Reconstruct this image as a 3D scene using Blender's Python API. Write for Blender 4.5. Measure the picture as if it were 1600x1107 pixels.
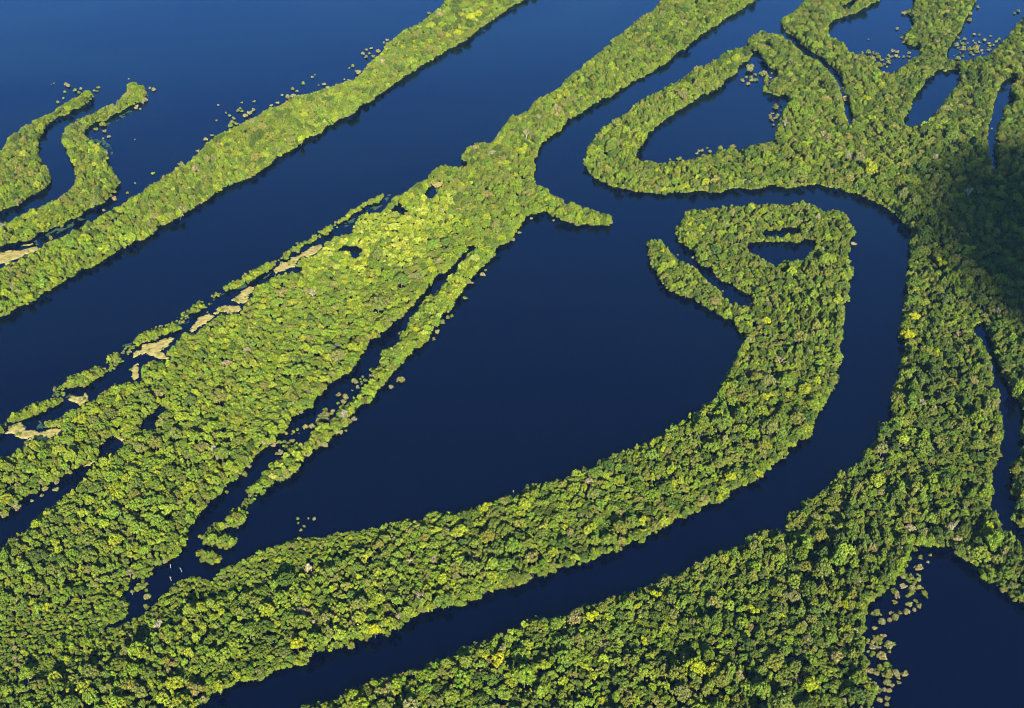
import bpy, math, random
import numpy as np
from mathutils import Vector

for o in list(bpy.data.objects):
    bpy.data.objects.remove(o)
S = bpy.context.scene
COL = S.collection
R_ = math.radians

# ------------------------------------------------------------------ camera
CAM_H = 1200.0
PITCH = R_(36.0)
FPX = 2066.0                       # focal length in pixels of a 1600 wide frame
cam = bpy.data.cameras.new('camera')
cam.sensor_width = 36.0
cam.lens = 36.0 * FPX / 1600.0
cam.clip_start = 5.0
cam.clip_end = 60000.0
cam_ob = bpy.data.objects.new('camera', cam)
COL.objects.link(cam_ob)
cam_ob.location = (0, 0, CAM_H)
cam_ob.rotation_euler = (math.pi / 2 - PITCH, 0, 0)
S.camera = cam_ob
FW = np.array([0, math.cos(PITCH), -math.sin(PITCH)])
UP = np.array([0, math.sin(PITCH), math.cos(PITCH)])


def ray(u, v):
    """direction of the sight line through photograph pixel u, v"""
    d = FW + (u - 800.0) / FPX * np.array([1.0, 0, 0]) + (553.5 - v) / FPX * UP
    return d


def ground(u, v, z=0.0):
    d = ray(u, v)
    t = (CAM_H - z) / -d[2]
    return d[0] * t, d[1] * t


def project(x, y, z):
    x = np.asarray(x, float); y = np.asarray(y, float); z = np.asarray(z, float) - CAM_H
    dep = y * FW[1] + z * FW[2]
    u = 800.0 + FPX * x / dep
    v = 553.5 - FPX * (y * UP[1] + z * UP[2]) / dep
    return u, v, dep


# ------------------------------------------------------------------ light
a = ray(525, 235)                  # the point of the forest that shows no shadows: straight away from the sun
SUN = -a / np.linalg.norm(a)
SUN_EL = math.asin(SUN[2])
SUN_AZ = math.atan2(SUN[0], SUN[1])
sun = bpy.data.lights.new('sun', 'SUN')
sun.energy = 5.0
sun.angle = R_(0.5)
sun.color = (1.0, 0.90, 0.68)
sun_ob = bpy.data.objects.new('sun', sun)
COL.objects.link(sun_ob)
sun_ob.rotation_euler = Vector(SUN).to_track_quat('Z', 'Y').to_euler()

W = bpy.data.worlds.new('World')
S.world = W
W.use_nodes = True
nt = W.node_tree
nt.nodes.clear()
sky = nt.nodes.new('ShaderNodeTexSky')
sky.sky_type = 'NISHITA'
sky.sun_disc = False
sky.sun_elevation = SUN_EL
sky.sun_rotation = SUN_AZ
sky.altitude = 1200
sky.air_density = 1.0
sky.dust_density = 0.0
sky.ozone_density = 6.0
bg = nt.nodes.new('ShaderNodeBackground')
bg.inputs['Strength'].default_value = 0.105
wo = nt.nodes.new('ShaderNodeOutputWorld')
nt.links.new(sky.outputs[0], bg.inputs[0])
nt.links.new(bg.outputs[0], wo.inputs[0])

S.view_settings.view_transform = 'Standard'
S.view_settings.look = 'None'
S.view_settings.exposure = 1.5
S.view_settings.gamma = 1.0
S.render.engine = 'CYCLES'
S.cycles.filter_width = 1.05
S.cycles.max_bounces = 5
S.cycles.diffuse_bounces = 2
S.cycles.glossy_bounces = 2
S.cycles.transmission_bounces = 2
S.cycles.volume_bounces = 0
S.cycles.transparent_max_bounces = 8

# ------------------------------------------------------------------ traced outlines (photograph pixels)
ISLE_A = [(-60,290),(0,234),(6,228),(14,217),(22,207),(30,200),(42,191),(52,190),(58,184),(74,179),(86,170),(98,162),(110,156),(120,150),(132,142),(140,143),(146,148),(143,155),(134,163),(118,170),(100,178),(84,186),(76,194),(70,201),(61,214),(57,222),(60,240),(66,248),(72,262),(80,272),(77,284),(66,296),(55,305),(40,314),(28,321),(10,327),(0,332),(-60,352)]
ISLE_B = [(-60,378),(0,352),(12,345),(30,336),(62,324),(87,311),(98,308),(104,300),(115,287),(120,277),(118,262),(110,250),(104,235),(97,222),(96,212),(100,200),(122,187),(140,178),(155,170),(178,162),(190,151),(197,140),(197,132),(206,125),(214,127),(218,134),(224,134),(227,142),(226,152),(218,159),(205,167),(190,175),(175,180),(162,188),(150,193),(138,201),(133,208),(140,216),(155,225),(165,236),(170,243),(168,249),(162,251),(168,257),(176,265),(183,273),(187,282),(182,292),(175,304),(162,314),(140,327),(120,339),(100,350),(80,357),(62,364),(50,376),(38,379),(25,379),(0,387),(-60,402)]
ISLE_C = [(-60,455),(0,419),(25,407),(50,394),(72,382),(100,367),(125,354),(142,343),(170,329),(192,317),(210,303),(227,293),(252,276),(277,262),(300,250),(311,236),(320,225),(332,217),(355,202),(375,192),(400,180),(415,172),(437,160),(475,147),(500,140),(530,130),(560,119),(572,100),(587,90),(600,72),(620,54),(637,45),(655,35),(675,20),(692,5),(698,-10),(770,-70),(900,-70),(820,0),(800,10),(775,27),(750,44),(730,60),(705,75),(687,84),(677,92),(660,102),(640,115),(612,135),(590,150),(577,160),(560,167),(555,177),(530,187),(525,192),(510,197),(500,209),(480,217),(460,232),(442,242),(420,257),(405,271),(385,279),(362,289),(337,301),(327,314),(300,327),(287,336),(265,348),(247,356),(240,364),(222,373),(200,384),(175,399),(160,409),(140,417),(125,424),(105,439),(82,449),(70,459),(60,467),(45,474),(30,482),(10,492),(0,497),(-60,528)]
ISLE_D = [(1110,-70),(1032,0),(1030,5),(1017,17),(1002,21),(1000,27),(987,40),(980,47),(970,54),(955,62),(945,71),(935,80),(920,94),(905,106),(882,120),(875,135),(855,147),(837,157),(827,170),(800,182),(780,200),(775,212),(765,222),(745,221),(727,232),(717,242),(719,250),(732,254),(722,259),(710,261),(695,257),(677,267),(669,275),(669,281),(652,284),(640,292),(634,299),(620,304),(612,310),(607,318),(597,328),(575,330),(562,338),(550,350),(542,362),(520,369),(510,379),(497,390),(480,396),(466,402),(458,414),(456,421),(470,420),(471,424),(455,427),(430,428),(415,437),(400,446),(395,452),(388,465),(382,475),(380,488),(360,489),(345,491),(330,497),(318,508),(305,520),(287,524),(272,537),(260,545),(262,558),(240,564),(222,570),(217,582),(222,592),(195,599),(167,605),(155,615),(145,625),(122,635),(100,647),(80,654),(62,657),(67,665),(82,668),(100,675),(85,683),(50,687),(35,699),(15,709),(0,713),(-60,738),
 (-60,1170),(250,1170),(305,1107),(325,1096),(332,1086),(350,1078),(375,1068),(397,1061),(412,1060),(425,1051),(450,1043),(475,1036),(487,1028),(507,1018),(530,1015),(550,1016),(560,1003),(575,998),(595,990),(607,995),(625,983),(635,973),(652,963),(670,958),(692,952),(710,946),(730,943),(750,933),(765,923),(790,921),(812,913),(830,906),(845,902),(855,906),(865,895),(885,887),(902,883),(920,880),(927,872),(950,866),(975,857),(985,850),(1007,845),(1022,833),(1047,824),(1062,811),(1085,804),(1107,789),(1132,779),(1150,766),(1162,761),(1180,749),(1197,734),(1207,726),(1222,719),(1230,704),(1250,689),(1267,679),(1270,666),(1277,654),(1287,636),(1297,619),(1305,608),(1302,599),(1311,593),(1310,581),(1316,571),(1315,559),(1316,539),(1312,532),(1319,517),(1317,497),(1322,477),(1327,459),(1332,452),(1326,442),(1335,427),(1335,417),(1325,412),(1325,400),(1330,387),(1332,372),(1336,362),(1330,347),(1324,339),(1317,331),(1300,326),(1287,328),(1272,318),(1250,316),(1222,316),(1197,316),(1175,318),(1155,320),(1130,322),(1105,326),(1082,328),(1065,333),(1064,347),(1055,354),(1055,367),(1062,377),(1075,384),(1087,396),(1086,412),(1110,422),(1127,437),(1155,452),(1175,464),(1177,472),(1170,476),(1150,473),(1142,477),(1137,467),(1125,454),(1120,447),(1100,432),(1087,419),(1065,407),(1052,397),(1035,384),(1032,376),(1020,374),(1007,377),(1012,387),(1010,397),(1017,417),(1025,427),(1035,440),(1040,450),(1060,463),(1085,472),(1100,482),(1122,490),(1137,497),(1150,507),(1155,517),(1165,522),(1160,537),(1155,552),(1142,569),(1137,581),(1127,596),(1125,611),(1110,626),(1100,629),(1092,641),(1077,649),(1072,656),(1050,661),(1040,671),(1030,681),(1010,689),(997,696),(980,705),(960,711),(950,719),(932,719),(932,726),(907,733),(895,739),(875,749),(852,754),(820,754),(815,766),(800,773),(775,780),(760,786),(737,794),(707,801),(687,800),(675,795),(667,796),(662,806),(650,811),(617,816),(600,816),(565,826),(520,833),(487,838),(450,842),(435,850),(420,857),(405,863),(397,868),(375,873),(362,881),(345,888),(335,901),(317,903),(300,897),(272,908),(250,923),(247,938),(228,950),(212,961),(190,972),(165,982),(190,965),(202,955),(202,938),(192,931),(205,916),(200,907),(230,901),(245,891),(262,878),(277,868),(290,853),(292,833),(297,827),(312,809),(327,789),(347,774),(360,754),(375,741),(390,726),(400,714),(417,699),(430,684),(450,669),(452,659),(470,646),(487,634),(495,621),(507,609),(520,599),(535,589),(550,577),(562,559),(575,542),(579,530),(595,525),(607,515),(620,500),(642,482),(662,460),(675,447),(680,432),(695,427),(707,413),(722,402),(732,385),(747,377),(753,370),(750,382),(735,393),(725,405),(712,418),(695,438),(687,452),(667,465),(655,477),(650,489),(640,497),(635,514),(626,522),(622,534),(600,547),(595,559),(595,571),(580,581),(572,599),(560,611),(547,626),(530,634),(522,651),(515,659),(500,661),(485,674),(482,686),(460,696),(445,704),(437,716),(417,726),(405,741),(398,755),(400,776),(410,771),(425,761),(427,754),(450,751),(460,739),(472,726),(475,716),(487,706),(500,699),(508,692),(512,689),(520,681),(530,676),(540,664),(550,655),(562,639),(570,629),(582,625),(584,616),(595,604),(602,596),(607,586),(625,574),(637,564),(642,554),(650,544),(670,532),(672,519),(687,502),(687,492),(710,484),(710,472),(722,457),(732,444),(740,434),(757,414),(765,409),(777,399),(775,389),(790,384),(797,377),(804,362),(815,349),(820,338),(837,334),(850,331),(862,339),(882,347),(907,351),(925,353),(957,352),(962,344),(955,337),(940,334),(920,324),(895,314),(887,318),(882,311),(862,303),(852,294),(836,288),(835,277),(837,265),(837,250),(845,227),(857,212),(877,202),(887,187),(905,180),(927,162),(955,150),(985,130),(1005,120),(1025,107),(1042,97),(1060,82),(1077,70),(1100,52),(1120,40),(1137,27),(1157,15),(1180,0),(1290,-70)]
ISLE_N = [(1166,66),(1175,55),(1190,49),(1202,50),(1215,53),(1229,52),(1227,44),(1219,36),(1225,27),(1237,19),(1250,7),(1257,0),(1300,-70),(1660,-70),(1660,970),(1600,947),(1585,938),(1580,928),(1562,922),(1550,911),(1527,898),(1517,881),(1495,868),(1482,856),(1450,852),(1425,853),(1420,863),(1425,876),(1420,886),(1405,901),(1400,913),(1385,923),(1370,936),(1357,948),(1355,971),(1350,986),(1355,1001),(1350,1016),(1360,1031),(1352,1051),(1360,1063),(1375,1076),(1360,1096),(1365,1107),(1370,1170),(380,1170),(470,1106),(492,1097),(510,1095),(532,1088),(535,1081),(555,1077),(575,1070),(590,1062),(617,1055),(635,1048),(655,1041),(675,1031),(692,1026),(717,1017),(732,1007),(750,1001),(777,992),(800,985),(815,978),(832,970),(842,961),(875,960),(900,953),(912,943),(925,945),(940,938),(955,931),(972,925),(992,922),(997,915),(1015,910),(1031,903),(1040,895),(1052,898),(1070,888),(1090,882),(1112,871),(1127,858),(1145,853),(1170,843),(1180,833),(1195,823),(1210,824),(1225,830),(1224,809),(1232,798),(1252,791),(1255,781),(1275,774),(1300,759),(1307,744),(1327,731),(1347,716),(1352,706),(1367,691),(1375,681),(1372,671),(1375,661),(1390,660),(1395,651),(1390,640),(1395,629),(1392,614),(1402,591),(1407,576),(1407,561),(1415,552),(1415,534),(1405,528),(1405,517),(1412,500),(1409,489),(1412,472),(1416,454),(1414,439),(1420,427),(1422,410),(1422,397),(1417,382),(1422,369),(1420,354),(1412,350),(1395,332),(1380,322),(1360,314),(1342,304),(1325,299),(1307,294),(1292,292),(1262,290),(1232,292),(1200,291),(1187,296),(1150,294),(1125,298),(1100,301),(1075,299),(1055,302),(1025,303),(1000,301),(975,294),(950,290),(930,280),(922,270),(909,255),(914,237),(920,227),(927,217),(942,200),(962,185),(985,172),(1000,157),(1017,150),(1035,136),(1050,130),(1070,122),(1082,110),(1097,101),(1115,95),(1132,81),(1145,77),(1160,70),(1170,75),(1174,82),(1175,79),(1167,72)]
FRINGE = [
 [(344,448),(352,445),(370,437),(385,427),(400,417),(415,413),(430,408),(433,413),(425,420),(410,428),(400,434),(385,442),(370,450),(355,454)],
 [(438,402),(445,393),(453,391),(452,400),(445,405)],
 [(452,391),(462,380),(475,375),(485,372),(492,366),(498,370),(490,378),(480,381),(468,386),(468,393),(455,394)],
 [(497,363),(505,356),(515,352),(521,357),(508,366),(500,367)],
 [(518,352),(535,340),(545,330),(560,323),(575,312),(590,307),(598,303),(600,306),(590,316),(575,320),(565,328),(550,338),(540,346),(525,353)],
 [(328,464),(338,457),(348,459),(341,466),(332,467)],
 [(289,487),(300,479),(305,473),(315,470),(323,475),(318,484),(305,491),(297,491)],
 [(207,536),(215,525),(235,515),(250,508),(262,507),(270,504),(283,511),(275,519),(262,521),(250,524),(240,531),(225,536),(212,540)],
 [(165,563),(172,555),(183,550),(189,557),(183,566),(170,568)],
 [(97,603),(103,592),(115,586),(130,579),(150,574),(162,575),(169,581),(160,589),(145,596),(130,603),(112,607),(100,606)],
 [(9,658),(20,645),(40,637),(55,629),(75,624),(90,621),(99,624),(88,633),(70,641),(55,649),(35,657),(20,661)],
 [(-30,672),(0,663),(10,659),(6,676),(-30,690)],
 [(350,812),(362,797),(375,793),(386,799),(380,815),(372,826),(360,823),(345,829),(335,834),(323,833),(324,825),(335,817),(345,817)],
 [(380,766),(392,757),(402,757),(402,769),(390,774)],
 [(311,839),(322,832),(350,832),(363,839),(369,848),(352,856),(335,858),(321,851)],
 [(302,864),(315,859),(335,865),(351,874),(332,882),(317,875)],
 [(210,918),(222,908),(232,912),(228,920),(215,924)],
 [(1408,16),(1425,14),(1440,4),(1462,10),(1464,32),(1453,42),(1452,62),(1438,73),(1420,69),(1407,59),(1419,48),(1428,38),(1421,25)],
 [(1200,96),(1192,142),(1204,133),(1206,125),(1216,117),(1235,115),(1235,147),(1215,150),(1203,147)],
]
HOLES = [
 [(-60,828),(0,806),(12,803),(25,795),(33,782),(50,774),(62,763),(90,752),(103,743),(115,733),(130,726),(148,718),(157,706),(155,698),(168,686),(178,680),(194,689),(192,697),(180,704),(160,716),(143,732),(135,746),(120,755),(108,768),(92,780),(72,792),(56,806),(45,822),(32,833),(22,838),(0,854),(-60,884)],
 [(219,661),(232,649),(250,637),(260,633),(253,646),(241,656),(244,666),(232,666),(224,669)],
 [(530,387),(540,383),(555,385),(566,390),(561,396),(553,404),(547,401),(546,393),(535,391)],
 [(606,329),(618,326),(620,314),(625,324),(638,328),(625,332)],
 [(660,306),(668,300),(673,287),(680,290),(682,302),(676,310),(667,309)],
 [(1167,380),(1182,377),(1200,379),(1230,377),(1255,376),(1273,377),(1272,387),(1262,399),(1250,411),(1243,407),(1228,405),(1212,415),(1200,411),(1183,399),(1172,391)],
 [(1189,366),(1200,360),(1220,357),(1253,357),(1242,364),(1222,367),(1200,368)],
 # the long lake inside the hook
 [(1173,84),(1170,95),(1152,102),(1150,112),(1132,127),(1130,136),(1107,146),(1095,150),(1082,160),(1065,170),(1047,180),(1027,192),(1022,202),(1012,207),(1011,217),(1000,232),(992,247),(1000,252),(1012,250),(1025,255),(1047,252),(1072,250),(1087,246),(1100,241),(1132,233),(1157,230),(1190,223),(1200,221),(1211,222),(1210,207),(1215,192),(1223,175),(1227,160),(1232,148),(1215,150),(1205,147),(1192,142),(1204,134),(1208,124),(1214,119),(1213,108),(1206,107),(1197,102),(1190,92),(1185,82),(1181,78),(1176,79)],
 # creek between the two northern ridges
 [(1226,50),(1222,57),(1240,70),(1262,88),(1285,100),(1300,115),(1310,128),(1315,140),(1318,165),(1321,180),(1325,194),(1334,194),(1331,175),(1326,155),(1322,140),(1313,122),(1305,108),(1291,96),(1271,82),(1251,67),(1234,55)],
 [(1313,10),(1325,4),(1337,1),(1333,9),(1318,13)],
 [(1295,37),(1310,31),(1325,25),(1340,16),(1355,9),(1375,0),(1390,-70),(1430,-70),(1427,0),(1425,15),(1422,25),(1428,37),(1425,50),(1440,60),(1437,72),(1437,85),(1427,92),(1417,100),(1407,107),(1395,112),(1385,115),(1375,110),(1367,100),(1360,90),(1345,85),(1332,82),(1322,72),(1307,60),(1297,55),(1295,45)],
 [(1527,0),(1522,7),(1515,20),(1502,40),(1497,50),(1492,57),(1487,67),(1480,77),(1479,93),(1495,94),(1510,92),(1525,89),(1535,90),(1545,87),(1550,80),(1560,72),(1570,62),(1580,47),(1590,37),(1597,27),(1620,10),(1670,-40),(1670,-80),(1530,-80)],
 [(1467,109),(1480,110),(1502,108),(1503,117),(1500,127),(1490,140),(1477,155),(1470,167),(1460,177),(1452,190),(1440,192),(1430,197),(1415,195),(1412,185),(1422,172),(1427,155),(1437,140),(1445,130),(1452,122),(1462,115)],
 [(1583,120),(1575,122),(1565,132),(1555,155),(1550,175),(1545,195),(1543,212),(1546,240),(1552,266),(1559,267),(1556,245),(1551,228),(1562,221),(1556,212),(1558,196),(1568,181),(1566,165),(1586,157),(1578,147),(1577,138),(1586,126)],
 [(1595,80),(1610,76),(1612,88),(1596,88)],
 # creek along the right edge
 [(1522,508),(1533,503),(1541,515),(1549,535),(1555,559),(1557,566),(1565,578),(1572,591),(1577,609),(1590,626),(1597,641),(1601,660),(1594,674),(1592,681),(1598,690),(1592,704),(1597,714),(1585,716),(1576,721),(1580,734),(1580,754),(1577,769),(1587,779),(1597,789),(1587,793),(1580,804),(1580,814),(1590,821),(1600,827),(1670,852),(1670,872),(1600,850),(1586,843),(1582,833),(1575,831),(1565,824),(1560,811),(1552,791),(1554,766),(1554,741),(1555,716),(1566,709),(1562,700),(1569,689),(1571,669),(1562,649),(1560,629),(1561,614),(1547,604),(1552,594),(1550,579),(1545,554),(1536,540),(1527,522)],
 # narrow dark gaps inside the near forest
 [(162,981),(190,964),(212,950),(240,938),(244,944),(214,960),(192,972)],
]
MEADOW = [
 [(-50,410),(0,396),(20,392),(31,390),(30,385),(45,382),(59,384),(57,390),(45,395),(35,401),(20,406),(15,411),(0,419),(-50,436)],
 [(428,424),(440,410),(455,402),(475,395),(488,384),(500,382),(504,386),(497,392),(485,398),(470,403),(461,412),(456,420),(440,424),(430,428)],
 [(359,469),(372,465),(380,452),(388,449),(399,449),(387,462),(384,471),(378,476),(370,473)],
 [(332,487),(345,479),(365,477),(378,479),(380,485),(370,490),(355,488),(340,490)],
 [(299,518),(302,505),(312,495),(325,489),(333,491),(322,503),(310,513),(300,521)],
 [(207,551),(220,543),(232,537),(250,530),(262,526),(271,528),(262,537),(254,546),(252,550),(263,557),(259,562),(243,560),(232,553),(225,550),(215,554),(210,558)],
 [(204,575),(209,568),(216,568),(214,580),(217,590),(210,596),(203,591),(204,584)],
 [(102,625),(115,622),(125,618),(133,612),(137,620),(141,627),(130,633),(118,632),(108,629)],
 [(11,676),(20,665),(35,664),(42,671),(60,675),(80,670),(94,670),(100,674),(92,682),(75,685),(60,687),(45,686),(32,683),(25,678)],
 [(31,699),(36,690),(48,687),(46,693),(36,699)],
 [(128,728),(140,722),(150,717),(148,723),(138,728)],
 [(672,285),(680,282),(691,284),(690,290),(682,292),(676,290)],
 [(182,683),(190,681),(194,686),(186,688)],
 [(1314,136),(1320,134),(1322,140),(1316,142)], [(1316,152),(1323,149),(1325,157),(1318,158)],
]
WEEDS = [
 [(180,550),(190,540),(207,536),(202,548),(195,556),(183,556)],
 [(82,620),(84,607),(98,602),(107,612),(115,612),(110,620),(95,622)],
 [(272,503),(284,488),(302,482),(292,497),(296,504),(280,508)],
 [(318,475),(335,465),(350,458),(352,466),(335,472),(325,480)],
 [(133,210),(155,212),(172,225),(178,245),(165,235),(150,222)],
 [(160,190),(190,180),(205,172),(207,176),(190,186),(165,198)],
 [(355,448),(410,436),(425,425),(420,432),(395,445),(370,455)],
 [(520,358),(560,338),(600,312),(612,297),(620,293),(600,320),(560,345),(530,360)],
 [(40,385),(90,356),(140,333),(170,322),(160,330),(120,350),(70,375),(60,383)],
 [(35,665),(70,656),(78,668),(50,672)],
 [(370,782),(398,772),(396,786),(376,794)],
 [(224,134),(238,140),(230,152)],
 [(415,178),(430,165),(440,160),(425,172)],
]
FINE = [
 [(425,432),(500,385),(550,350),(600,328),(640,330),(610,365),(560,372),(520,384),(470,425)],  # scrubby low growth, small crowns
 [(215,905),(300,840),(292,833),(340,900),(480,838),(640,822),(600,850),(470,905),(330,945),(240,1000),(150,1060),(0,1075),(-60,1060),(-60,960),(60,960),(130,930),(190,900)],
]
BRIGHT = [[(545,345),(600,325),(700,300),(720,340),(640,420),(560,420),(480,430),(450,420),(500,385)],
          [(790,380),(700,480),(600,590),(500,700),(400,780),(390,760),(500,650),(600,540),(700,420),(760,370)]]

THREAD = [
 [(80,624),(84,606),(100,599),(109,608),(97,626)], [(160,584),(178,560),(203,536),(212,541),(192,567),(170,586)],
 [(262,512),(288,487),(298,492),(281,513)], [(318,477),(330,463),(336,467),(322,483)], [(340,461),(350,447),(356,453),(346,463)],
 [(428,412),(440,400),(443,405),(432,414)], [(496,372),(500,362),(506,366),(499,374)], [(516,358),(524,350),(530,355),(520,361)],
 [(396,760),(402,752),(406,762),(400,778),(385,796),(372,812),(366,800),(382,780)], [(318,842),(330,828),(345,826),(366,835),(372,850),(350,862),(330,862),(318,856)],
 [(296,870),(304,860),(322,862),(350,870),(340,884),(318,880)], [(205,925),(212,915),(232,908),(240,915),(228,926),(212,934)],
 [(430,684),(500,640),(540,622),(560,590),(575,585),(560,615),(530,640),(500,665),(450,700),(425,715)],
 [(1400,900),(1430,893),(1445,905),(1440,925),(1410,935),(1398,960),(1375,985),(1366,975),(1388,940)],
 [(1352,1000),(1375,985),(1392,1000),(1380,1030),(1400,1045),(1385,1075),(1370,1090),(1352,1060),(1362,1030)],
 [(1340,80),(1375,78),(1400,90),(1385,112),(1365,100)], [(1500,60),(1560,58),(1555,78),(1500,92),(1485,86)],
]

OX, OY, MW, MH = 90, 100, 1790, 1310


def vnoise(x, y, s, seed=0):
    """smooth value noise, 0..1"""
    x = np.asarray(x) / s + seed * 17.3; y = np.asarray(y) / s + seed * 5.1
    i = np.floor(x); j = np.floor(y); fx = x - i; fy = y - j
    fx = fx * fx * (3 - 2 * fx); fy = fy * fy * (3 - 2 * fy)
    def h(a, b):
        q = np.sin(a * 127.1 + b * 311.7 + seed * 74.7) * 43758.5453
        return q - np.floor(q)
    return (h(i, j) * (1 - fx) + h(i + 1, j) * fx) * (1 - fy) + (h(i, j + 1) * (1 - fx) + h(i + 1, j + 1) * fx) * fy




def fill(polys):
    m = np.zeros((MH, MW), bool)
    for poly in polys:
        p = np.array(poly, float) + (OX, OY)
        n = len(p)
        y0 = max(0, int(math.floor(p[:, 1].min()))); y1 = min(MH - 1, int(math.ceil(p[:, 1].max())))
        one = np.zeros_like(m)
        for y in range(y0, y1 + 1):
            yc = y + 0.5
            ya = p[:, 1]; yb = np.roll(ya, -1); xa = p[:, 0]; xb = np.roll(xa, -1)
            k = ((ya <= yc) & (yb > yc)) | ((yb <= yc) & (ya > yc))
            xs = np.sort(xa[k] + (yc - ya[k]) / (yb[k] - ya[k]) * (xb[k] - xa[k]))
            for i in range(0, len(xs) - 1, 2):
                i0 = max(0, int(round(xs[i]))); i1 = min(MW, int(round(xs[i + 1])))
                if i1 > i0:
                    one[y, i0:i1] = True
        m |= one
    return m


LAND = fill([ISLE_A, ISLE_B, ISLE_C, ISLE_D, ISLE_N])
LAND &= ~fill(HOLES)
LAND |= fill(FRINGE)
MEAD = fill(MEADOW)
LAND &= ~MEAD
WEED = fill(WEEDS) & ~LAND & ~MEAD


def warp(m, amp=3.3):
    """the traced straight runs between two corners become an uneven shore"""
    yy, xx = np.mgrid[0:MH, 0:MW]
    k = .45 + .75 * yy / MH
    dx = ((vnoise(xx, yy, 15, 41) - .5) * 1.3 + (vnoise(xx, yy, 6, 42) - .5) * 1.0) * 2 * amp * k
    dy = ((vnoise(xx, yy, 15, 43) - .5) * 1.3 + (vnoise(xx, yy, 6, 44) - .5) * 1.0) * 2 * amp * k * .8
    return m[np.clip((yy + dy).astype(int), 0, MH - 1), np.clip((xx + dx).astype(int), 0, MW - 1)]


LINKS = fill(THREAD[:9]); LINKS2 = fill(THREAD[9:])
LAND = warp(LAND)
MEAD = warp(MEAD, 3.2) & ~LAND
FINEM = fill(FINE)
BRIGHTM = fill(BRIGHT)


def look(mask, x, y, z):
    u, v, _ = project(x, y, z)
    iu = np.clip((u + OX).astype(int), 0, MW - 1); iv = np.clip((v + OY).astype(int), 0, MH - 1)
    inside = (u + OX >= 0) & (u + OX < MW) & (v + OY >= 0) & (v + OY < MH)
    return mask[iv, iu] & inside


# ------------------------------------------------------------------ materials
def node(nt, kind, **kw):
    n = nt.nodes.new(kind)
    for k, v in kw.items():
        setattr(n, k, v)
    return n


def new_mat(name):
    m = bpy.data.materials.new(name)
    m.use_nodes = True
    m.node_tree.nodes.clear()
    return m


def foliage_mat():
    m = new_mat('foliage')
    nt = m.node_tree; L = nt.links
    out = node(nt, 'ShaderNodeOutputMaterial')
    at = node(nt, 'ShaderNodeAttribute', attribute_type='INSTANCER', attribute_name='tint')
    geo = node(nt, 'ShaderNodeNewGeometry')
    mr = node(nt, 'ShaderNodeMapRange')
    mr.inputs[3].default_value = 0.62; mr.inputs[4].default_value = 1.4
    L.new(geo.outputs['Random Per Island'], mr.inputs[0])
    no = node(nt, 'ShaderNodeTexNoise')
    no.inputs['Scale'].default_value = 0.30; no.inputs['Detail'].default_value = 4
    L.new(geo.outputs['Position'], no.inputs['Vector'])
    mr2 = node(nt, 'ShaderNodeMapRange')
    mr2.inputs[1].default_value = 0.3; mr2.inputs[2].default_value = 0.7
    mr2.inputs[3].default_value = 0.62; mr2.inputs[4].default_value = 1.42
    L.new(no.outputs['Fac'], mr2.inputs[0])
    mul = node(nt, 'ShaderNodeMath', operation='MULTIPLY')
    L.new(mr.outputs[0], mul.inputs[0]); L.new(mr2.outputs[0], mul.inputs[1])
    vm = node(nt, 'ShaderNodeVectorMath', operation='SCALE')
    L.new(at.outputs['Color'], vm.inputs[0]); L.new(mul.outputs[0], vm.inputs['Scale'])
    # leaves of one crown lean to yellow or to blue-green
    hs = node(nt, 'ShaderNodeHueSaturation')
    mr3 = node(nt, 'ShaderNodeMapRange')
    mr3.inputs[3].default_value = 0.478; mr3.inputs[4].default_value = 0.52
    no2 = node(nt, 'ShaderNodeTexNoise')
    no2.inputs['Scale'].default_value = 0.11; no2.inputs['Detail'].default_value = 1
    L.new(geo.outputs['Position'], no2.inputs['Vector'])
    mr3.inputs[1].default_value = 0.3; mr3.inputs[2].default_value = 0.7
    L.new(no2.outputs['Fac'], mr3.inputs[0])
    L.new(mr3.outputs[0], hs.inputs['Hue'])
    L.new(vm.outputs[0], hs.inputs['Color'])
    d = node(nt, 'ShaderNodeBsdfDiffuse')
    t = node(nt, 'ShaderNodeBsdfTranslucent')
    L.new(hs.outputs[0], d.inputs['Color']); L.new(hs.outputs[0], t.inputs['Color'])
    mx = node(nt, 'ShaderNodeMixShader'); mx.inputs[0].default_value = 0.18
    L.new(d.outputs[0], mx.inputs[1]); L.new(t.outputs[0], mx.inputs[2])
    L.new(mx.outputs[0], out.inputs[0])
    return m


def bark_mat():
    m = new_mat('bark')
    nt = m.node_tree; L = nt.links
    out = node(nt, 'ShaderNodeOutputMaterial')
    p = node(nt, 'ShaderNodeBsdfPrincipled'); p.inputs['Roughness'].default_value = 0.9
    no = node(nt, 'ShaderNodeTexNoise'); no.inputs['Scale'].default_value = 1.3; no.inputs['Detail'].default_value = 4
    geo = node(nt, 'ShaderNodeNewGeometry')
    L.new(geo.outputs['Position'], no.inputs['Vector'])
    cr = node(nt, 'ShaderNodeValToRGB')
    cr.color_ramp.elements[0].color = (0.07, 0.06, 0.045, 1); cr.color_ramp.elements[1].color = (0.26, 0.22, 0.17, 1)
    L.new(no.outputs['Fac'], cr.inputs[0]); L.new(cr.outputs[0], p.inputs['Base Color'])
    L.new(p.outputs[0], out.inputs[0])
    return m


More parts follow.
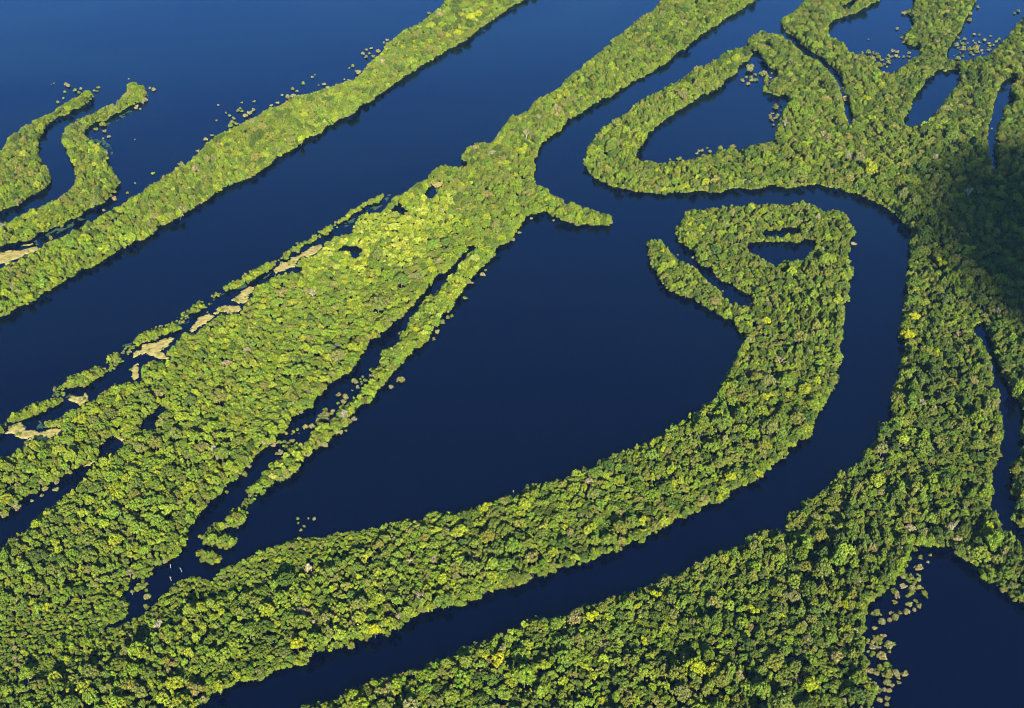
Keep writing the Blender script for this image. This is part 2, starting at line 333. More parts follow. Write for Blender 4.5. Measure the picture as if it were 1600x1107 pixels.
def water_mat():
    m = new_mat('dark_water')
    nt = m.node_tree; L = nt.links
    out = node(nt, 'ShaderNodeOutputMaterial')
    # black water: a mirror for the blue sky over a nearly black body
    WCOL = ((0.33, 0.64, 0.97, 1), (0.42, 0.78, 1.0, 1))
    fr = node(nt, 'ShaderNodeFresnel'); fr.inputs['IOR'].default_value = 1.36
    gl = node(nt, 'ShaderNodeBsdfGlossy'); gl.inputs['Color'].default_value = (0.46, 0.78, 1.0, 1)
    df = node(nt, 'ShaderNodeBsdfDiffuse')
    p = node(nt, 'ShaderNodeMixShader')
    L.new(fr.outputs[0], p.inputs[0]); L.new(df.outputs[0], p.inputs[1]); L.new(gl.outputs[0], p.inputs[2])
    geo = node(nt, 'ShaderNodeNewGeometry')
    # sky sheen of the far river put into the IOR, which rises with Y
    sx = node(nt, 'ShaderNodeSeparateXYZ'); L.new(geo.outputs['Position'], sx.inputs[0])
    mw = node(nt, 'ShaderNodeMapRange'); mw.interpolation_type = 'SMOOTHSTEP'
    mw.inputs[1].default_value = 1500; mw.inputs[2].default_value = 3300; mw.inputs[3].default_value = 1.34; mw.inputs[4].default_value = 1.60
    L.new(sx.outputs['Y'], mw.inputs[0]); L.new(mw.outputs[0], fr.inputs['IOR'])
    # broad patches where wind roughens the river
    no = node(nt, 'ShaderNodeTexNoise'); no.inputs['Scale'].default_value = 0.0022; no.inputs['Detail'].default_value = 4
    mp = node(nt, 'ShaderNodeMapping'); mp.inputs['Scale'].default_value = (1, 1.7, 1); mp.inputs['Rotation'].default_value = (0, 0, 0.6)
    L.new(geo.outputs['Position'], mp.inputs[0]); L.new(mp.outputs[0], no.inputs['Vector'])
    mr = node(nt, 'ShaderNodeMapRange'); mr.inputs[1].default_value = 0.35; mr.inputs[2].default_value = 0.65
    mr.inputs[3].default_value = 0.06; mr.inputs[4].default_value = 0.17
    L.new(no.outputs['Fac'], mr.inputs[0]); L.new(mr.outputs[0], gl.inputs['Roughness'])
    cr = node(nt, 'ShaderNodeValToRGB')
    cr.color_ramp.elements[0].color = WATER0; cr.color_ramp.elements[1].color = WATER1
    cr.color_ramp.elements[0].position = 0.35; cr.color_ramp.elements[1].position = 0.68
    L.new(no.outputs['Fac'], cr.inputs[0]); L.new(cr.outputs[0], df.inputs['Color'])
    n3 = node(nt, 'ShaderNodeTexNoise'); n3.inputs['Scale'].default_value = 0.0011; n3.inputs['Detail'].default_value = 6; n3.inputs['Distortion'].default_value = 1.2
    L.new(mp.outputs[0], n3.inputs['Vector'])
    c3 = node(nt, 'ShaderNodeValToRGB')
    c3.color_ramp.elements[0].position = 0.36; c3.color_ramp.elements[1].position = 0.64
    c3.color_ramp.elements[0].color = WCOL[0]; c3.color_ramp.elements[1].color = WCOL[1]
    L.new(n3.outputs['Fac'], c3.inputs[0]); L.new(c3.outputs[0], gl.inputs['Color'])
    n2 = node(nt, 'ShaderNodeTexNoise'); n2.inputs['Scale'].default_value = 0.35; n2.inputs['Detail'].default_value = 5
    L.new(geo.outputs['Position'], n2.inputs['Vector'])
    b = node(nt, 'ShaderNodeBump'); b.inputs['Strength'].default_value = 0.35; b.inputs['Distance'].default_value = 0.12
    L.new(n2.outputs['Fac'], b.inputs['Height']); L.new(b.outputs[0], gl.inputs['Normal'])
    L.new(p.outputs[0], out.inputs[0])
    return m


def grass_mat(name, c0, c1, scale=0.12):
    m = new_mat(name)
    nt = m.node_tree; L = nt.links
    out = node(nt, 'ShaderNodeOutputMaterial')
    p = node(nt, 'ShaderNodeBsdfPrincipled'); p.inputs['Roughness'].default_value = 1.0
    p.inputs['Specular IOR Level'].default_value = 0.1
    geo = node(nt, 'ShaderNodeNewGeometry')
    mp = node(nt, 'ShaderNodeMapping'); mp.inputs['Rotation'].default_value = (0, 0, 0.9); mp.inputs['Scale'].default_value = (1, 1.8, 1)
    no = node(nt, 'ShaderNodeTexNoise'); no.inputs['Scale'].default_value = scale; no.inputs['Detail'].default_value = 6
    L.new(geo.outputs['Position'], mp.inputs[0]); L.new(mp.outputs[0], no.inputs['Vector'])
    cr = node(nt, 'ShaderNodeValToRGB')
    cr.color_ramp.elements[0].position = 0.35; cr.color_ramp.elements[1].position = 0.65
    cr.color_ramp.elements[0].color = c0; cr.color_ramp.elements[1].color = c1
    L.new(no.outputs['Fac'], cr.inputs[0]); L.new(cr.outputs[0], p.inputs['Base Color'])
    L.new(p.outputs[0], out.inputs[0])
    return m


WATER0 = (0.0001, 0.0005, 0.0072, 1)
WATER1 = (0.0002, 0.0008, 0.0086, 1)
M_LEAF = foliage_mat(); M_BARK = bark_mat(); M_PALE = bark_mat()
M_PALE.name = 'bleached_wood'
for nd in M_PALE.node_tree.nodes:
    if nd.type == 'VALTORGB':
        nd.color_ramp.elements[0].color = (0.32, 0.28, 0.22, 1); nd.color_ramp.elements[1].color = (0.62, 0.56, 0.47, 1)
M_WATER = water_mat()
#; M_WATER = water_mat()
M_MEADOW = grass_mat('dry_grass', (0.17, 0.18, 0.042, 1), (0.42, 0.32, 0.12, 1), 0.12)
M_WEED = grass_mat('wet_weed', (0.012, 0.035, 0.03, 1), (0.05, 0.10, 0.05, 1), 0.3)


# ------------------------------------------------------------------ mesh helpers
def mesh_from(name, V, F, mats, midx=None, smooth=False):
    me = bpy.data.meshes.new(name)
    V = np.asarray(V, np.float32)
    lens = np.array([len(f) for f in F], np.int32)
    me.vertices.add(len(V)); me.vertices.foreach_set('co', V.ravel())
    flat = np.fromiter((i for f in F for i in f), np.int32)
    me.loops.add(len(flat)); me.loops.foreach_set('vertex_index', flat)
    me.polygons.add(len(F))
    me.polygons.foreach_set('loop_start', np.concatenate(([0], np.cumsum(lens)[:-1])).astype(np.int32))
    for m in mats:
        me.materials.append(m)
    if midx is not None:
        me.polygons.foreach_set('material_index', np.asarray(midx, np.int32))
    me.update(calc_edges=True); me.validate()
    if smooth:
        me.polygons.foreach_set('use_smooth', np.ones(len(F), bool))
    return me


def link(name, me, parent=None):
    o = bpy.data.objects.new(name, me)
    COL.objects.link(o)
    if parent:
        o.parent = parent
    return o


def ico():
    t = (1 + 5 ** .5) / 2
    v = np.array([(-1,t,0),(1,t,0),(-1,-t,0),(1,-t,0),(0,-1,t),(0,1,t),(0,-1,-t),(0,1,-t),(t,0,-1),(t,0,1),(-t,0,-1),(-t,0,1)], float)
    v /= np.linalg.norm(v[0])
    f = [(0,11,5),(0,5,1),(0,1,7),(0,7,10),(0,10,11),(1,5,9),(5,11,4),(11,10,2),(10,7,6),(7,1,8),(3,9,4),(3,4,2),(3,2,6),(3,6,8),(3,8,9),(4,9,5),(2,4,11),(6,2,10),(8,6,7),(9,8,1)]
    v = list(map(tuple, v)); cache = {}; nf = []
    def mid(a, b):
        k = (min(a, b), max(a, b))
        if k not in cache:
            p = (np.array(v[a]) + v[b]) / 2; p /= np.linalg.norm(p)
            v.append(tuple(p)); cache[k] = len(v) - 1
        return cache[k]
    for a, b, c in f:
        ab, bc, ca = mid(a, b), mid(b, c), mid(c, a)
        nf += [(a, ab, ca), (b, bc, ab), (c, ca, bc), (ab, bc, ca)]
    return np.array(v), nf


ICO_V, ICO_F = ico()


class Buf:
    def __init__(s):
        s.V = []; s.F = []; s.M = []; s.n = 0
    def add(s, V, F, m):
        s.V.append(np.asarray(V, float)); s.F += [tuple(i + s.n for i in f) for f in F]
        s.M += [m] * len(F); s.n += len(V)
    def tube(s, pts, rads, m, k=5):
        V = []; F = []
        for j, (p, r) in enumerate(zip(pts, rads)):
            for i in range(k):
                a = 2 * math.pi * i / k
                V.append((p[0] + r * math.cos(a), p[1] + r * math.sin(a), p[2]))
        for j in range(len(pts) - 1):
            for i in range(k):
                F.append((j * k + i, j * k + (i + 1) % k, (j + 1) * k + (i + 1) % k, (j + 1) * k + i))
        F.append(tuple((len(pts) - 1) * k + i for i in range(k)))
        s.add(V, F, m)


TALL = 2.1      # a unit tree is 1 in crown radius and TALL high


def lobes(kind, rng):
    """centres and radii of the leaf clumps that make one crown"""
    C = []
    def cap(n, R, z0, hz, r0, r1, drop, full=.92):
        for i in range(n):
            if rng.random() < drop:
                continue
            h = 1 - full * (i + .5) / n
            a = 2.39996 * i + rng.uniform(-.25, .25)
            q = R * math.sqrt(max(0, 1 - h * h)) * rng.uniform(.86, 1.14)
            C.append((q * math.cos(a), q * math.sin(a), z0 + hz * h * rng.uniform(.85, 1.15), rng.uniform(r0, r1)))
    if kind == 'dome':                       # broad cauliflower crown
        C.append((0, 0, 1.22, .32))
        cap(26, .80, 1.12, .72, .15, .25, .12)
    elif kind == 'tall':                     # deep crown
        C.append((0, 0, 1.0, .28)); C.append((0, 0, 1.35, .22))
        cap(28, .72, .72, 1.15, .14, .26, .14)
    elif kind == 'heads':                    # several separate heads with gaps
        C.append((0, 0, 1.0, .3))
        for i in range(5):
            a = 2 * math.pi * (i + rng.uniform(-.35, .35)) / 5
            q = rng.uniform(.42, .72) if i < 4 else 0.1
            z = rng.uniform(1.2, 1.75); x0, y0 = q * math.cos(a), q * math.sin(a)
            C.append((x0, y0, z - .05, .17))
            for j in range(9):
                b = 2.4 * j + rng.uniform(-.3, .3); g = .3 * math.sqrt((j + .5) / 9)
                C.append((x0 + g * math.cos(b), y0 + g * math.sin(b), z + .16 - 1.3 * g * g + rng.uniform(-.08, .08), rng.uniform(.10, .18)))
    elif kind == 'grand':                    # old wide crown of many small leaf masses, uneven in plan
        C.append((0, 0, 1.15, .34)); C.append((.35, .1, 1.05, .25)); C.append((-.3, -.2, 1.05, .25))
        e = rng.uniform(0, 6.28)
        n0 = len(C)
        cap(74, .84, 1.05, .74, .075, .165, .14)
        for i in range(n0, len(C)):
            x, y, z, r = C[i]
            a = math.atan2(y, x)
            k = 1 + .16 * math.sin(2 * a + e) + .12 * math.sin(3 * a + 2 * e)
            zz = z + .10 * math.sin(5 * x + e) * math.cos(4 * y)
            C[i] = (x * k, y * k, zz, r)
    elif kind == 'flat':                     # umbrella
        for i in range(40):
            if rng.random() < .12:
                continue
            a = 2.4 * i; q = .9 * math.sqrt((i + .5) / 40) * rng.uniform(.85, 1.1)
            C.append((q * math.cos(a), q * math.sin(a), 1.72 - .34 * q * q + rng.uniform(-.09, .09), rng.uniform(.11, .19)))
    elif kind == 'tuft':                     # ragged bush of a few leaning clumps
        for i in range(5):
            a = 6.28 * i / 5 + rng.uniform(-.5, .5); q = rng.uniform(.3, .65) if i else 0
            z = rng.uniform(.5, 1.3); x0, y0 = q * math.cos(a), q * math.sin(a)
            C.append((x0 * .8, y0 * .8, z * .6, .26))
            for j in range(6):
                b = 2.4 * j + rng.uniform(-.4, .4); g = .34 * math.sqrt((j + .5) / 6)
                C.append((x0 + g * math.cos(b), y0 + g * math.sin(b), z + .12 - g * g + rng.uniform(-.15, .15), rng.uniform(.12, .22)))
    elif kind == 'low':                      # mound that starts at the water
        C.append((0, 0, .7, .5))
        cap(30, .8, .25, 1.5, .15, .28, .1)
    return C


def crown_mesh(buf, kind, seed, leaves=900, leaf=.075, m=0):
    rng = random.Random(seed); nr = np.random.default_rng(seed)
    C = np.array(lobes(kind, rng))
    for c in C:                              # woody, leafy heart of each clump
        k = nr.uniform(.74, 1.1, (len(ICO_V), 1))
        buf.add(ICO_V * k * c[3] * .84 * (1, 1, .9) + c[:3], ICO_F, m)
    w = C[:, 3] ** 1.6; w /= w.sum()
    n = leaves * 2
    li = nr.choice(len(C), n, p=w)
    d = nr.normal(size=(n, 3)); d[:, 2] += .35
    d /= np.linalg.norm(d, axis=1)[:, None]
    P = C[li, :3] + d * (C[li, 3] * nr.uniform(.84, 1.24, n))[:, None] * (1, 1, .92)
    dist = np.linalg.norm(P[:, None, :] - C[None, :, :3], axis=2) / C[None, :, 3]
    keep = (dist < .78).sum(1) == 0
    P = P[keep][:leaves]; d = d[keep][:leaves]; n = len(P)
    nrm = d + nr.normal(scale=.75, size=(n, 3)); nrm /= np.linalg.norm(nrm, axis=1)[:, None]
    t = np.cross(nrm, nr.normal(size=(n, 3))); t /= np.linalg.norm(t, axis=1)[:, None]
    b = np.cross(nrm, t)
    s = leaf * nr.uniform(.6, 1.5, n)[:, None]
    q = nr.uniform(.5, 1.0, n)[:, None]
    V = np.stack([P - t * s - b * s * q * .6, P + t * s * .8 - b * s * q, P + t * s + b * s * q * .8, P - t * s * .7 + b * s * q], 1).reshape(-1, 3)
    buf.add(V, [(4 * i, 4 * i + 1, 4 * i + 2, 4 * i + 3) for i in range(n)], m)
    return C


def trunk_mesh(buf, C, seed, m=1, r0=.045, zlow=-.1):
    rng = random.Random(seed)
    bend = rng.uniform(-.1, .1), rng.uniform(-.1, .1)
    top = (bend[0], bend[1], 1.15)
    buf.tube([(0, 0, zlow), (bend[0] * .2, bend[1] * .2, .5), top], [r0, r0 * .75, r0 * .5], m)
    idx = list(range(len(C))); rng.shuffle(idx)
    for i in idx[:7]:
        c = C[i]
        s = (bend[0] * .6, bend[1] * .6, rng.uniform(.65, 1.0))
        e = (c[0] * .9, c[1] * .9, max(c[2], s[2] + .15))
        mid = [(s[j] + e[j]) / 2 + rng.uniform(-.05, .05) for j in range(3)]
        buf.tube([s, mid, e], [r0 * .42, r0 * .3, r0 * .14], m, 4)


def bare_mesh(buf, seed, crown_m=0, bark_m=1, what='both'):
    """a leafless or half leafless pale crown: limbs, twigs and a few leaves"""
    rng = random.Random(seed); nr = np.random.default_rng(seed)
    ends = []
    if what != 'crown':
        buf.tube([(0, 0, -.1), (.03, .02, .6), (.02, -.03, 1.1)], [.07, .055, .045], bark_m)
    for i in range(9):
        a = 6.28 * i / 9 + rng.uniform(-.3, .3); q = rng.uniform(.45, .8)
        s = (0.02, 0, rng.uniform(.7, 1.1)); e = (q * math.cos(a), q * math.sin(a), rng.uniform(1.45, 2.0))
        mdl = [(s[j] * .45 + e[j] * .55) for j in range(3)]; mdl[2] -= .08
        if what != 'crown':
            buf.tube([s, mdl, e], [.035, .025, .01], bark_m, 4)
        for k in range(6):
            b = rng.uniform(0, 6.28); g = rng.uniform(.12, .28)
            e2 = (e[0] + g * math.cos(b), e[1] + g * math.sin(b), e[2] + rng.uniform(-.12, .12))
            f = rng.uniform(.3, 1)
            p = [mdl[j] + (e[j] - mdl[j]) * f for j in range(3)]
            if what != 'crown':
                buf.tube([p, e2], [.016, .006], bark_m, 3)
            ends.append(e2)
    if what != 'trunk':
        E = np.array(ends)
        n = 420
        P = E[nr.integers(0, len(E), n)] + nr.normal(scale=.09, size=(n, 3))
        nrm = nr.normal(size=(n, 3)); nrm[:, 2] += .8; nrm /= np.linalg.norm(nrm, axis=1)[:, None]
        t = np.cross(nrm, nr.normal(size=(n, 3))); t /= np.linalg.norm(t, axis=1)[:, None]; b = np.cross(nrm, t)
        s = .05 * nr.uniform(.6, 1.4, n)[:, None]
        V = np.stack([P - t * s, P - b * s, P + t * s, P + b * s], 1).reshape(-1, 3)
        buf.add(V, [(4 * i, 4 * i + 1, 4 * i + 2, 4 * i + 3) for i in range(n)], crown_m)


PROTO = []       # (kind, seed)
for kind, cnt in (('dome', 4), ('tall', 3), ('heads', 4), ('flat', 2), ('low', 3), ('bare', 2), ('grand', 5)):
    for s_ in range(cnt):
        PROTO.append((kind, 11 * len(PROTO) + 5))
OF_KIND = {k: [i for i, p in enumerate(PROTO) if p[0] == k] for k in ('dome', 'tall', 'heads', 'flat', 'low', 'bare', 'grand')}
crowns, trunks, wholes = [], [], []
for i, (kind, seed) in enumerate(PROTO):
    if kind == 'bare':
        b = Buf(); bare_mesh(b, seed, what='crown'); crowns.append(mesh_from('crown', np.vstack(b.V), b.F, [M_LEAF]))
        b = Buf(); bare_mesh(b, seed, bark_m=0, what='trunk'); trunks.append(mesh_from('trunk', np.vstack(b.V), b.F, [M_PALE]))
        b = Buf(); bare_mesh(b, seed); wholes.append(mesh_from('tree', np.vstack(b.V), b.F, [M_LEAF, M_PALE], b.M))
        continue
    b = Buf(); C = crown_mesh(b, kind, seed, leaves=2800 if kind == 'grand' else 1700, leaf=.04 if kind == 'grand' else .052); crowns.append(mesh_from('crown', np.vstack(b.V), b.F, [M_LEAF]))
    b = Buf(); trunk_mesh(b, C, seed, 0); trunks.append(mesh_from('trunk', np.vstack(b.V), b.F, [M_BARK]))
    b = Buf(); crown_mesh(b, kind, seed, leaves=2400 if kind == 'grand' else 1300, leaf=.042 if kind == 'grand' else .06); trunk_mesh(b, C, seed); wholes.append(mesh_from('tree', np.vstack(b.V), b.F, [M_LEAF, M_BARK], b.M))

# ------------------------------------------------------------------ colours of leaves
PAL = {
 'green':  (0.112, 0.160, 0.022),
 'fresh':  (0.150, 0.216, 0.024),
 'olive':  (0.142, 0.164, 0.030),
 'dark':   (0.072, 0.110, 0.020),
 'lime':   (0.205, 0.262, 0.022),
 'khaki':  (0.172, 0.176, 0.048),
 'tan':    (0.240, 0.215, 0.105),
 'yellow': (0.262, 0.298, 0.014),
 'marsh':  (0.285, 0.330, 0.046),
 'pale':   (0.400, 0.350, 0.250),
 'bush':   (0.225, 0.215, 0.085),
}
WORD = {'marsh': 'pale yellow-green', 'green': 'mid green', 'fresh': 'fresh green', 'olive': 'olive green', 'dark': 'dark green', 'lime': 'lime green',
        'khaki': 'khaki green', 'tan': 'dull tan', 'yellow': 'bright yellow-green', 'pale': 'pale grey-tan', 'bush': 'khaki'}
SHAPE = {'grand': 'wide-crowned', 'dome': 'round-crowned', 'tall': 'deep-crowned', 'heads': 'many-headed', 'flat': 'flat-topped', 'low': 'low bushy', 'bare': 'thin-leaved'}
rng = random.Random(4)
nrg = np.random.default_rng(4)


def tint(c, j=.10):
    b = PAL[c]; k = 1 + rng.uniform(-j, j)
    return (b[0] * k * (1 + rng.uniform(-.1, .1)), b[1] * k, b[2] * k * (1 + rng.uniform(-.2, .3)))


# ------------------------------------------------------------------ where each tree stands
trees = []       # x, y, R, H, proto index, rot, colour word, tint
grid = {}
CELL = 14.0


def near_ok(x, y, r, f):
    cx, cy = int(x // CELL), int(y // CELL)
    for i in range(cx - 2, cx + 3):
        for j in range(cy - 2, cy + 3):
            for (a, b, q) in grid.get((i, j), ()):
                if (a - x) ** 2 + (b - y) ** 2 < (f * (q + r)) ** 2:
                    return False
    return True


def put(x, y, r):
    grid.setdefault((int(x // CELL), int(y // CELL)), []).append((x, y, r))


# trees that stand out, by pixel of their crown, radius in pixels and colour
NOTED = [(1471,408,9,'yellow','heads'),(1429,494,8,'yellow','heads'),(1372,749,12,'lime','dome'),(1412,684,9,'lime','dome'),(1142,744,9,'yellow','dome'),
 (1005,814,7,'yellow','heads'),(1040,811,8,'lime','tall'),(925,963,9,'yellow','heads'),(1025,927,9,'yellow','heads'),(1007,1001,7,'yellow','heads'),
 (850,1038,12,'lime','heads'),(880,1063,8,'lime','dome'),(1177,951,9,'yellow','heads'),(1268,1067,13,'yellow','dome'),(1251,981,8,'olive','dome'),
 (775,1030,14,'yellow','heads'),(464,1004,11,'yellow','dome'),(585,981,10,'yellow','dome'),(620,937,9,'fresh','dome'),(45,903,10,'lime','dome'),
 (91,858,7,'lime','dome'),(72,948,5,'yellow','heads'),(342,1071,9,'lime','dome'),(482,886,5,'pale','dome'),(247,976,7,'pale','bare'),
 (1117,941,12,'khaki','dome'),(1137,966,8,'dark','dome'),(1102,283,6,'yellow','dome'),(735,25,7,'yellow','dome'),(747,20,6,'yellow','dome'),(715,50,6,'yellow','dome'),
 (700,55,5,'lime','dome'),(670,75,7,'olive','dome'),(470,216,5,'yellow','dome'),(414,240,6,'lime','dome'),(185,348,6,'lime','dome'),(280,331,6,'lime','dome'),
 (1419,520,10,'yellow','dome'),(1250,524,12,'olive','dome'),(1310,467,8,'lime','heads'),(590,472,16,'olive','dome'),(627,434,12,'green','dome'),
 (477,542,8,'lime','dome'),(512,499,10,'green','dome'),(341,616,14,'olive','dome'),(297,624,9,'dark','dome'),(272,676,11,'olive','dome'),
 (242,689,12,'olive','dome'),(335,703,5,'pale','bare'),(1535,466,11,'dark','dome'),(1480,465,10,'dark','dome'),(1500,455,10,'green','heads'),
 (1174,322,6,'lime','dome'),(1385,672,10,'dark','dome'),(1378,700,11,'khaki','dome'),(700,955-20,9,'green','dome'),
 (40,1050,11,'fresh','dome'),(220,1080,14,'khaki','heads'),(305,1075,13,'khaki','heads'),(560,900,6,'yellow','heads'),(545,890,7,'green','heads'),
 (470,970,14,'green','dome'),(510,965,12,'khaki','dome'),(1235,885,10,'dark','dome'),(1240,930,13,'khaki','heads'),(1275,955,10,'dark','dome'),
 (1360,160,5,'dark','dome'),(985,805+10,10,'olive','dome'),(970,822,12,'olive','dome'),(880,848,9,'dark','dome'),(830,870,11,'khaki','dome')]
for (u, v, rp, c, k) in NOTED:
    x, y = ground(u, v, 16)
    if not look(LAND, [x], [y], [12])[0]:
        continue
    dep = project(x, y, 16)[2]
    Rm = rp * float(dep) / FPX * 1.05
    H = min(30, 14 + Rm * 1.1)
    x, y = ground(u, v, .76 * H)
    trees.append([x, y, Rm, H, rng.choice(OF_KIND[k]), rng.uniform(0, 6.28), c, tint(c, .05), True])
    put(x, y, Rm)

XR, YR = (-1750, 1850), (700, 5200)


def candidates(n, R, H, zlow):
    """n random places, kept where a tree of this size stays inside the outlines of the forest"""
    # uniform in pixels weighted to be uniform on the ground
    u = nrg.uniform(-58, 1658, n); v = nrg.uniform(-68, 1168, n)
    x = np.empty(n); y = np.empty(n)
    d0 = FW[0] + (u - 800) / FPX
    d1 = FW[1] + (553.5 - v) / FPX * UP[1]
    d2 = FW[2] + (553.5 - v) / FPX * UP[2]
    t = CAM_H / -d2
    x = d0 * t; y = d1 * t
    w = (t / t.max()) ** 3                   # area on the ground of one pixel
    k = nrg.uniform(0, 1, n) < w
    x, y = x[k], y[k]
    R = R[k]; H = H[k]
    ok = look(LAND, x, y, zlow) & look(LAND, x, y, H * .98)
    for dx, dy, z in ((-.85, 0, .7), (.85, 0, .7), (0, -.8, .45), (0, .8, .85), (-.6, -.6, .6), (.6, -.6, .6), (0, -.5, .15)):
        ok &= look(LAND, x + dx * R, y + dy * R, H * z)
    return x[ok], y[ok], R[ok], H[ok]


PICK = ['green', 'fresh', 'olive', 'dark', 'lime', 'khaki', 'tan', 'marsh']
CLASSES = [  # candidates, radius range, height over radius, overlap factor, kinds
 (90000, (8.0, 12.0), (1.9, 2.6), .88, 'ggggh'),
 (220000, (6.2, 8.0), (2.1, 2.9), .80, 'ggggddth'),
 (460000, (4.7, 6.4), (2.3, 3.4), .78, 'ddtthhf'),
 (1000000, (3.5, 4.7), (2.5, 4.0), .64, 'dtthh'),
 (1500000, (2.5, 3.5), (2.2, 4.0), .56, 'dthl'),
 (1900000, (1.7, 2.5), (1.6, 3.2), .54, 'tl'),
]
KEY = {'g': 'grand', 'd': 'dome', 't': 'tall', 'h': 'heads', 'f': 'flat', 'l': 'low'}
for ci, (n, rr, hr, fo, kinds) in enumerate(CLASSES):
    R = nrg.uniform(rr[0], rr[1], n); H = R * nrg.uniform(hr[0], hr[1], n)
    x, y, R, H = candidates(n, R, H, .5)
    fine = look(FINEM, x, y, np.full(len(x), 5.0))
    dens = vnoise(x, y, 90, ci + 1)
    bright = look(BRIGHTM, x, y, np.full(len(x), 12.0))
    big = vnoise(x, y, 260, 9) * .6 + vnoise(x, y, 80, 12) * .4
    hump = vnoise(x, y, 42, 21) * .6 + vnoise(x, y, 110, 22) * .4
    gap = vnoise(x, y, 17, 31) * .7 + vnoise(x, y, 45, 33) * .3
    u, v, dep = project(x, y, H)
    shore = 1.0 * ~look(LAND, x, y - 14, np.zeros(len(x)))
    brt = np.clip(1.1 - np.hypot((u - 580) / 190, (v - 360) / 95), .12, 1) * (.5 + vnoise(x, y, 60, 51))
    # the forest is rougher and more broken away from the bright stands
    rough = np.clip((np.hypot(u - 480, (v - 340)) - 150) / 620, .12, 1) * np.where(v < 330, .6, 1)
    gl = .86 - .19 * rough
    for i in range(len(x)):
        if ci < 3 and fine[i]:
            continue
        if ci == 3 and fine[i] and rng.random() < .93:
            continue
        if ci == 4 and fine[i] and rng.random() < .55:
            continue
        if ci == 0 and dens[i] < (.46 if u[i] > 700 or v[i] > 640 else .6):
            continue
        if ci == 1 and dens[i] < (.34 if u[i] > 700 or v[i] > 640 else .48):
            continue
        if not near_ok(x[i], y[i], R[i], fo * (.84 if fine[i] else 1)):
            continue
        if gap[i] > gl[i] and not fine[i] and (ci < 4 or rng.random() < .45):
            continue
        h = H[i] * (1 + (.15 + .85 * rough[i]) * (hump[i] - .5) * 1.25) * (1 + rough[i] * rng.uniform(-.24, .30))
        if fine[i]:
            h *= .7
        # sun hotspot put into leaf colour: brighter tints at left, deeper green at right
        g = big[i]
        hotspot = min(1, max(0, 1.2 - math.hypot((u[i] - 360) / 1060, (v[i] - 640) / 1100))) * (1 if v[i] > 330 or u[i] > 760 else .62)
        hotspot = hotspot ** 1.2 + .35 * (g - .5)
        hotspot = min(1, max(0, hotspot))
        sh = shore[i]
        off_hotspot = 1 - hotspot
        wts = [2.2 + .8 * off_hotspot, .8 + 3.2 * hotspot + sh, 1.2 + .8 * off_hotspot, 2.6 * off_hotspot ** 1.5 + .15, .15 + 1.9 * hotspot ** 1.5 + 1.1 * sh * hotspot, .25 + .5 * off_hotspot * (1 - g), .04, 0]
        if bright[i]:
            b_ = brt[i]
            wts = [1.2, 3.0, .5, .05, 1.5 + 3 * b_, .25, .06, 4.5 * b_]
        if u[i] > 1420 and v[i] < 620:  # darker leaf tints put here to deepen the cloud's shade
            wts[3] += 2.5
        if ci >= 4:
            wts[6] += .08
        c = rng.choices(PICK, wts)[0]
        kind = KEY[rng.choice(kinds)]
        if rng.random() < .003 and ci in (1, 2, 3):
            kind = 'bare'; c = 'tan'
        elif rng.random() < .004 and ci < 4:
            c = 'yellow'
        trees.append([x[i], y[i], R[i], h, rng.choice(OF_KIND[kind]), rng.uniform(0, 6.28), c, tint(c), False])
        put(x[i], y[i], R[i])

# shore growth: low bushes that close the sunny wall of leaves down to the waterline
n = 1500000
R = nrg.uniform(2.0, 3.6, n); H = R * nrg.uniform(1.3, 2.2, n)
x, y, R, H = candidates(n, R, H, .2)
edge = ~(look(LAND, x, y - 9, np.zeros(len(x))) & look(LAND, x - 9, y, np.zeros(len(x))) & look(LAND, x + 9, y, np.zeros(len(x))) & look(LAND, x, y + 11, np.full(len(x), 8.)))
grid2 = {}
for i in np.nonzero(edge)[0]:
    k = (int(x[i] // 3.4), int(y[i] // 3.4))
    if k in grid2:
        continue
    grid2[k] = 1
    c = rng.choices(['green', 'fresh', 'olive', 'khaki', 'lime', 'bush'], [2.2, 4.0, 1.4, .8, 2.2, .7])[0]
    trees.append([x[i], y[i], R[i], H[i], rng.choice(OF_KIND['low']), rng.uniform(0, 6.28), c, tint(c), False])
for msk, num, keepf in ((fill(FRINGE), 260000, 1.0), (LINKS, 200000, .62), (LINKS2, 200000, .27), (MEAD, 200000, .16)):
    n = num
    R = nrg.uniform(1.5, 2.7, n)
    u = nrg.uniform(-30, 1600, n); v = nrg.uniform(0, 1107, n)
    d = FW[None, :] + ((u - 800) / FPX)[:, None] * np.array([[1.0, 0, 0]]) + ((553.5 - v) / FPX)[:, None] * UP[None, :]
    t = CAM_H / -d[:, 2]
    x = d[:, 0] * t; y = d[:, 1] * t
    ok = look(msk, x, y, np.full(n, 2.0)) & look(msk, x, y, np.zeros(n)) & (vnoise(x, y, 9, 61) < keepf + .15 * vnoise(x, y, 4, 62))
    for i in np.nonzero(ok)[0]:
        k = (int(x[i] // 2.7), int(y[i] // 2.7))
        if k in grid2:
            continue
        grid2[k] = 1
        c = rng.choices(['green', 'fresh', 'olive', 'khaki', 'lime', 'bush'], [2, 3, 2, 1.6, 1.6, 1.6])[0]
        trees.append([x[i], y[i], R[i], R[i] * rng.uniform(1.1, 1.9), rng.choice(OF_KIND['low']), rng.uniform(0, 6.28), c, tint(c), False])
print('TREES', len(trees))

# ------------------------------------------------------------------ setting
def tag(o, label=None, cat=None, group=None, kind=None):
    for k, v in (('label', label), ('category', cat), ('group', group), ('kind', kind)):
        if v:
            o[k] = v
    return o


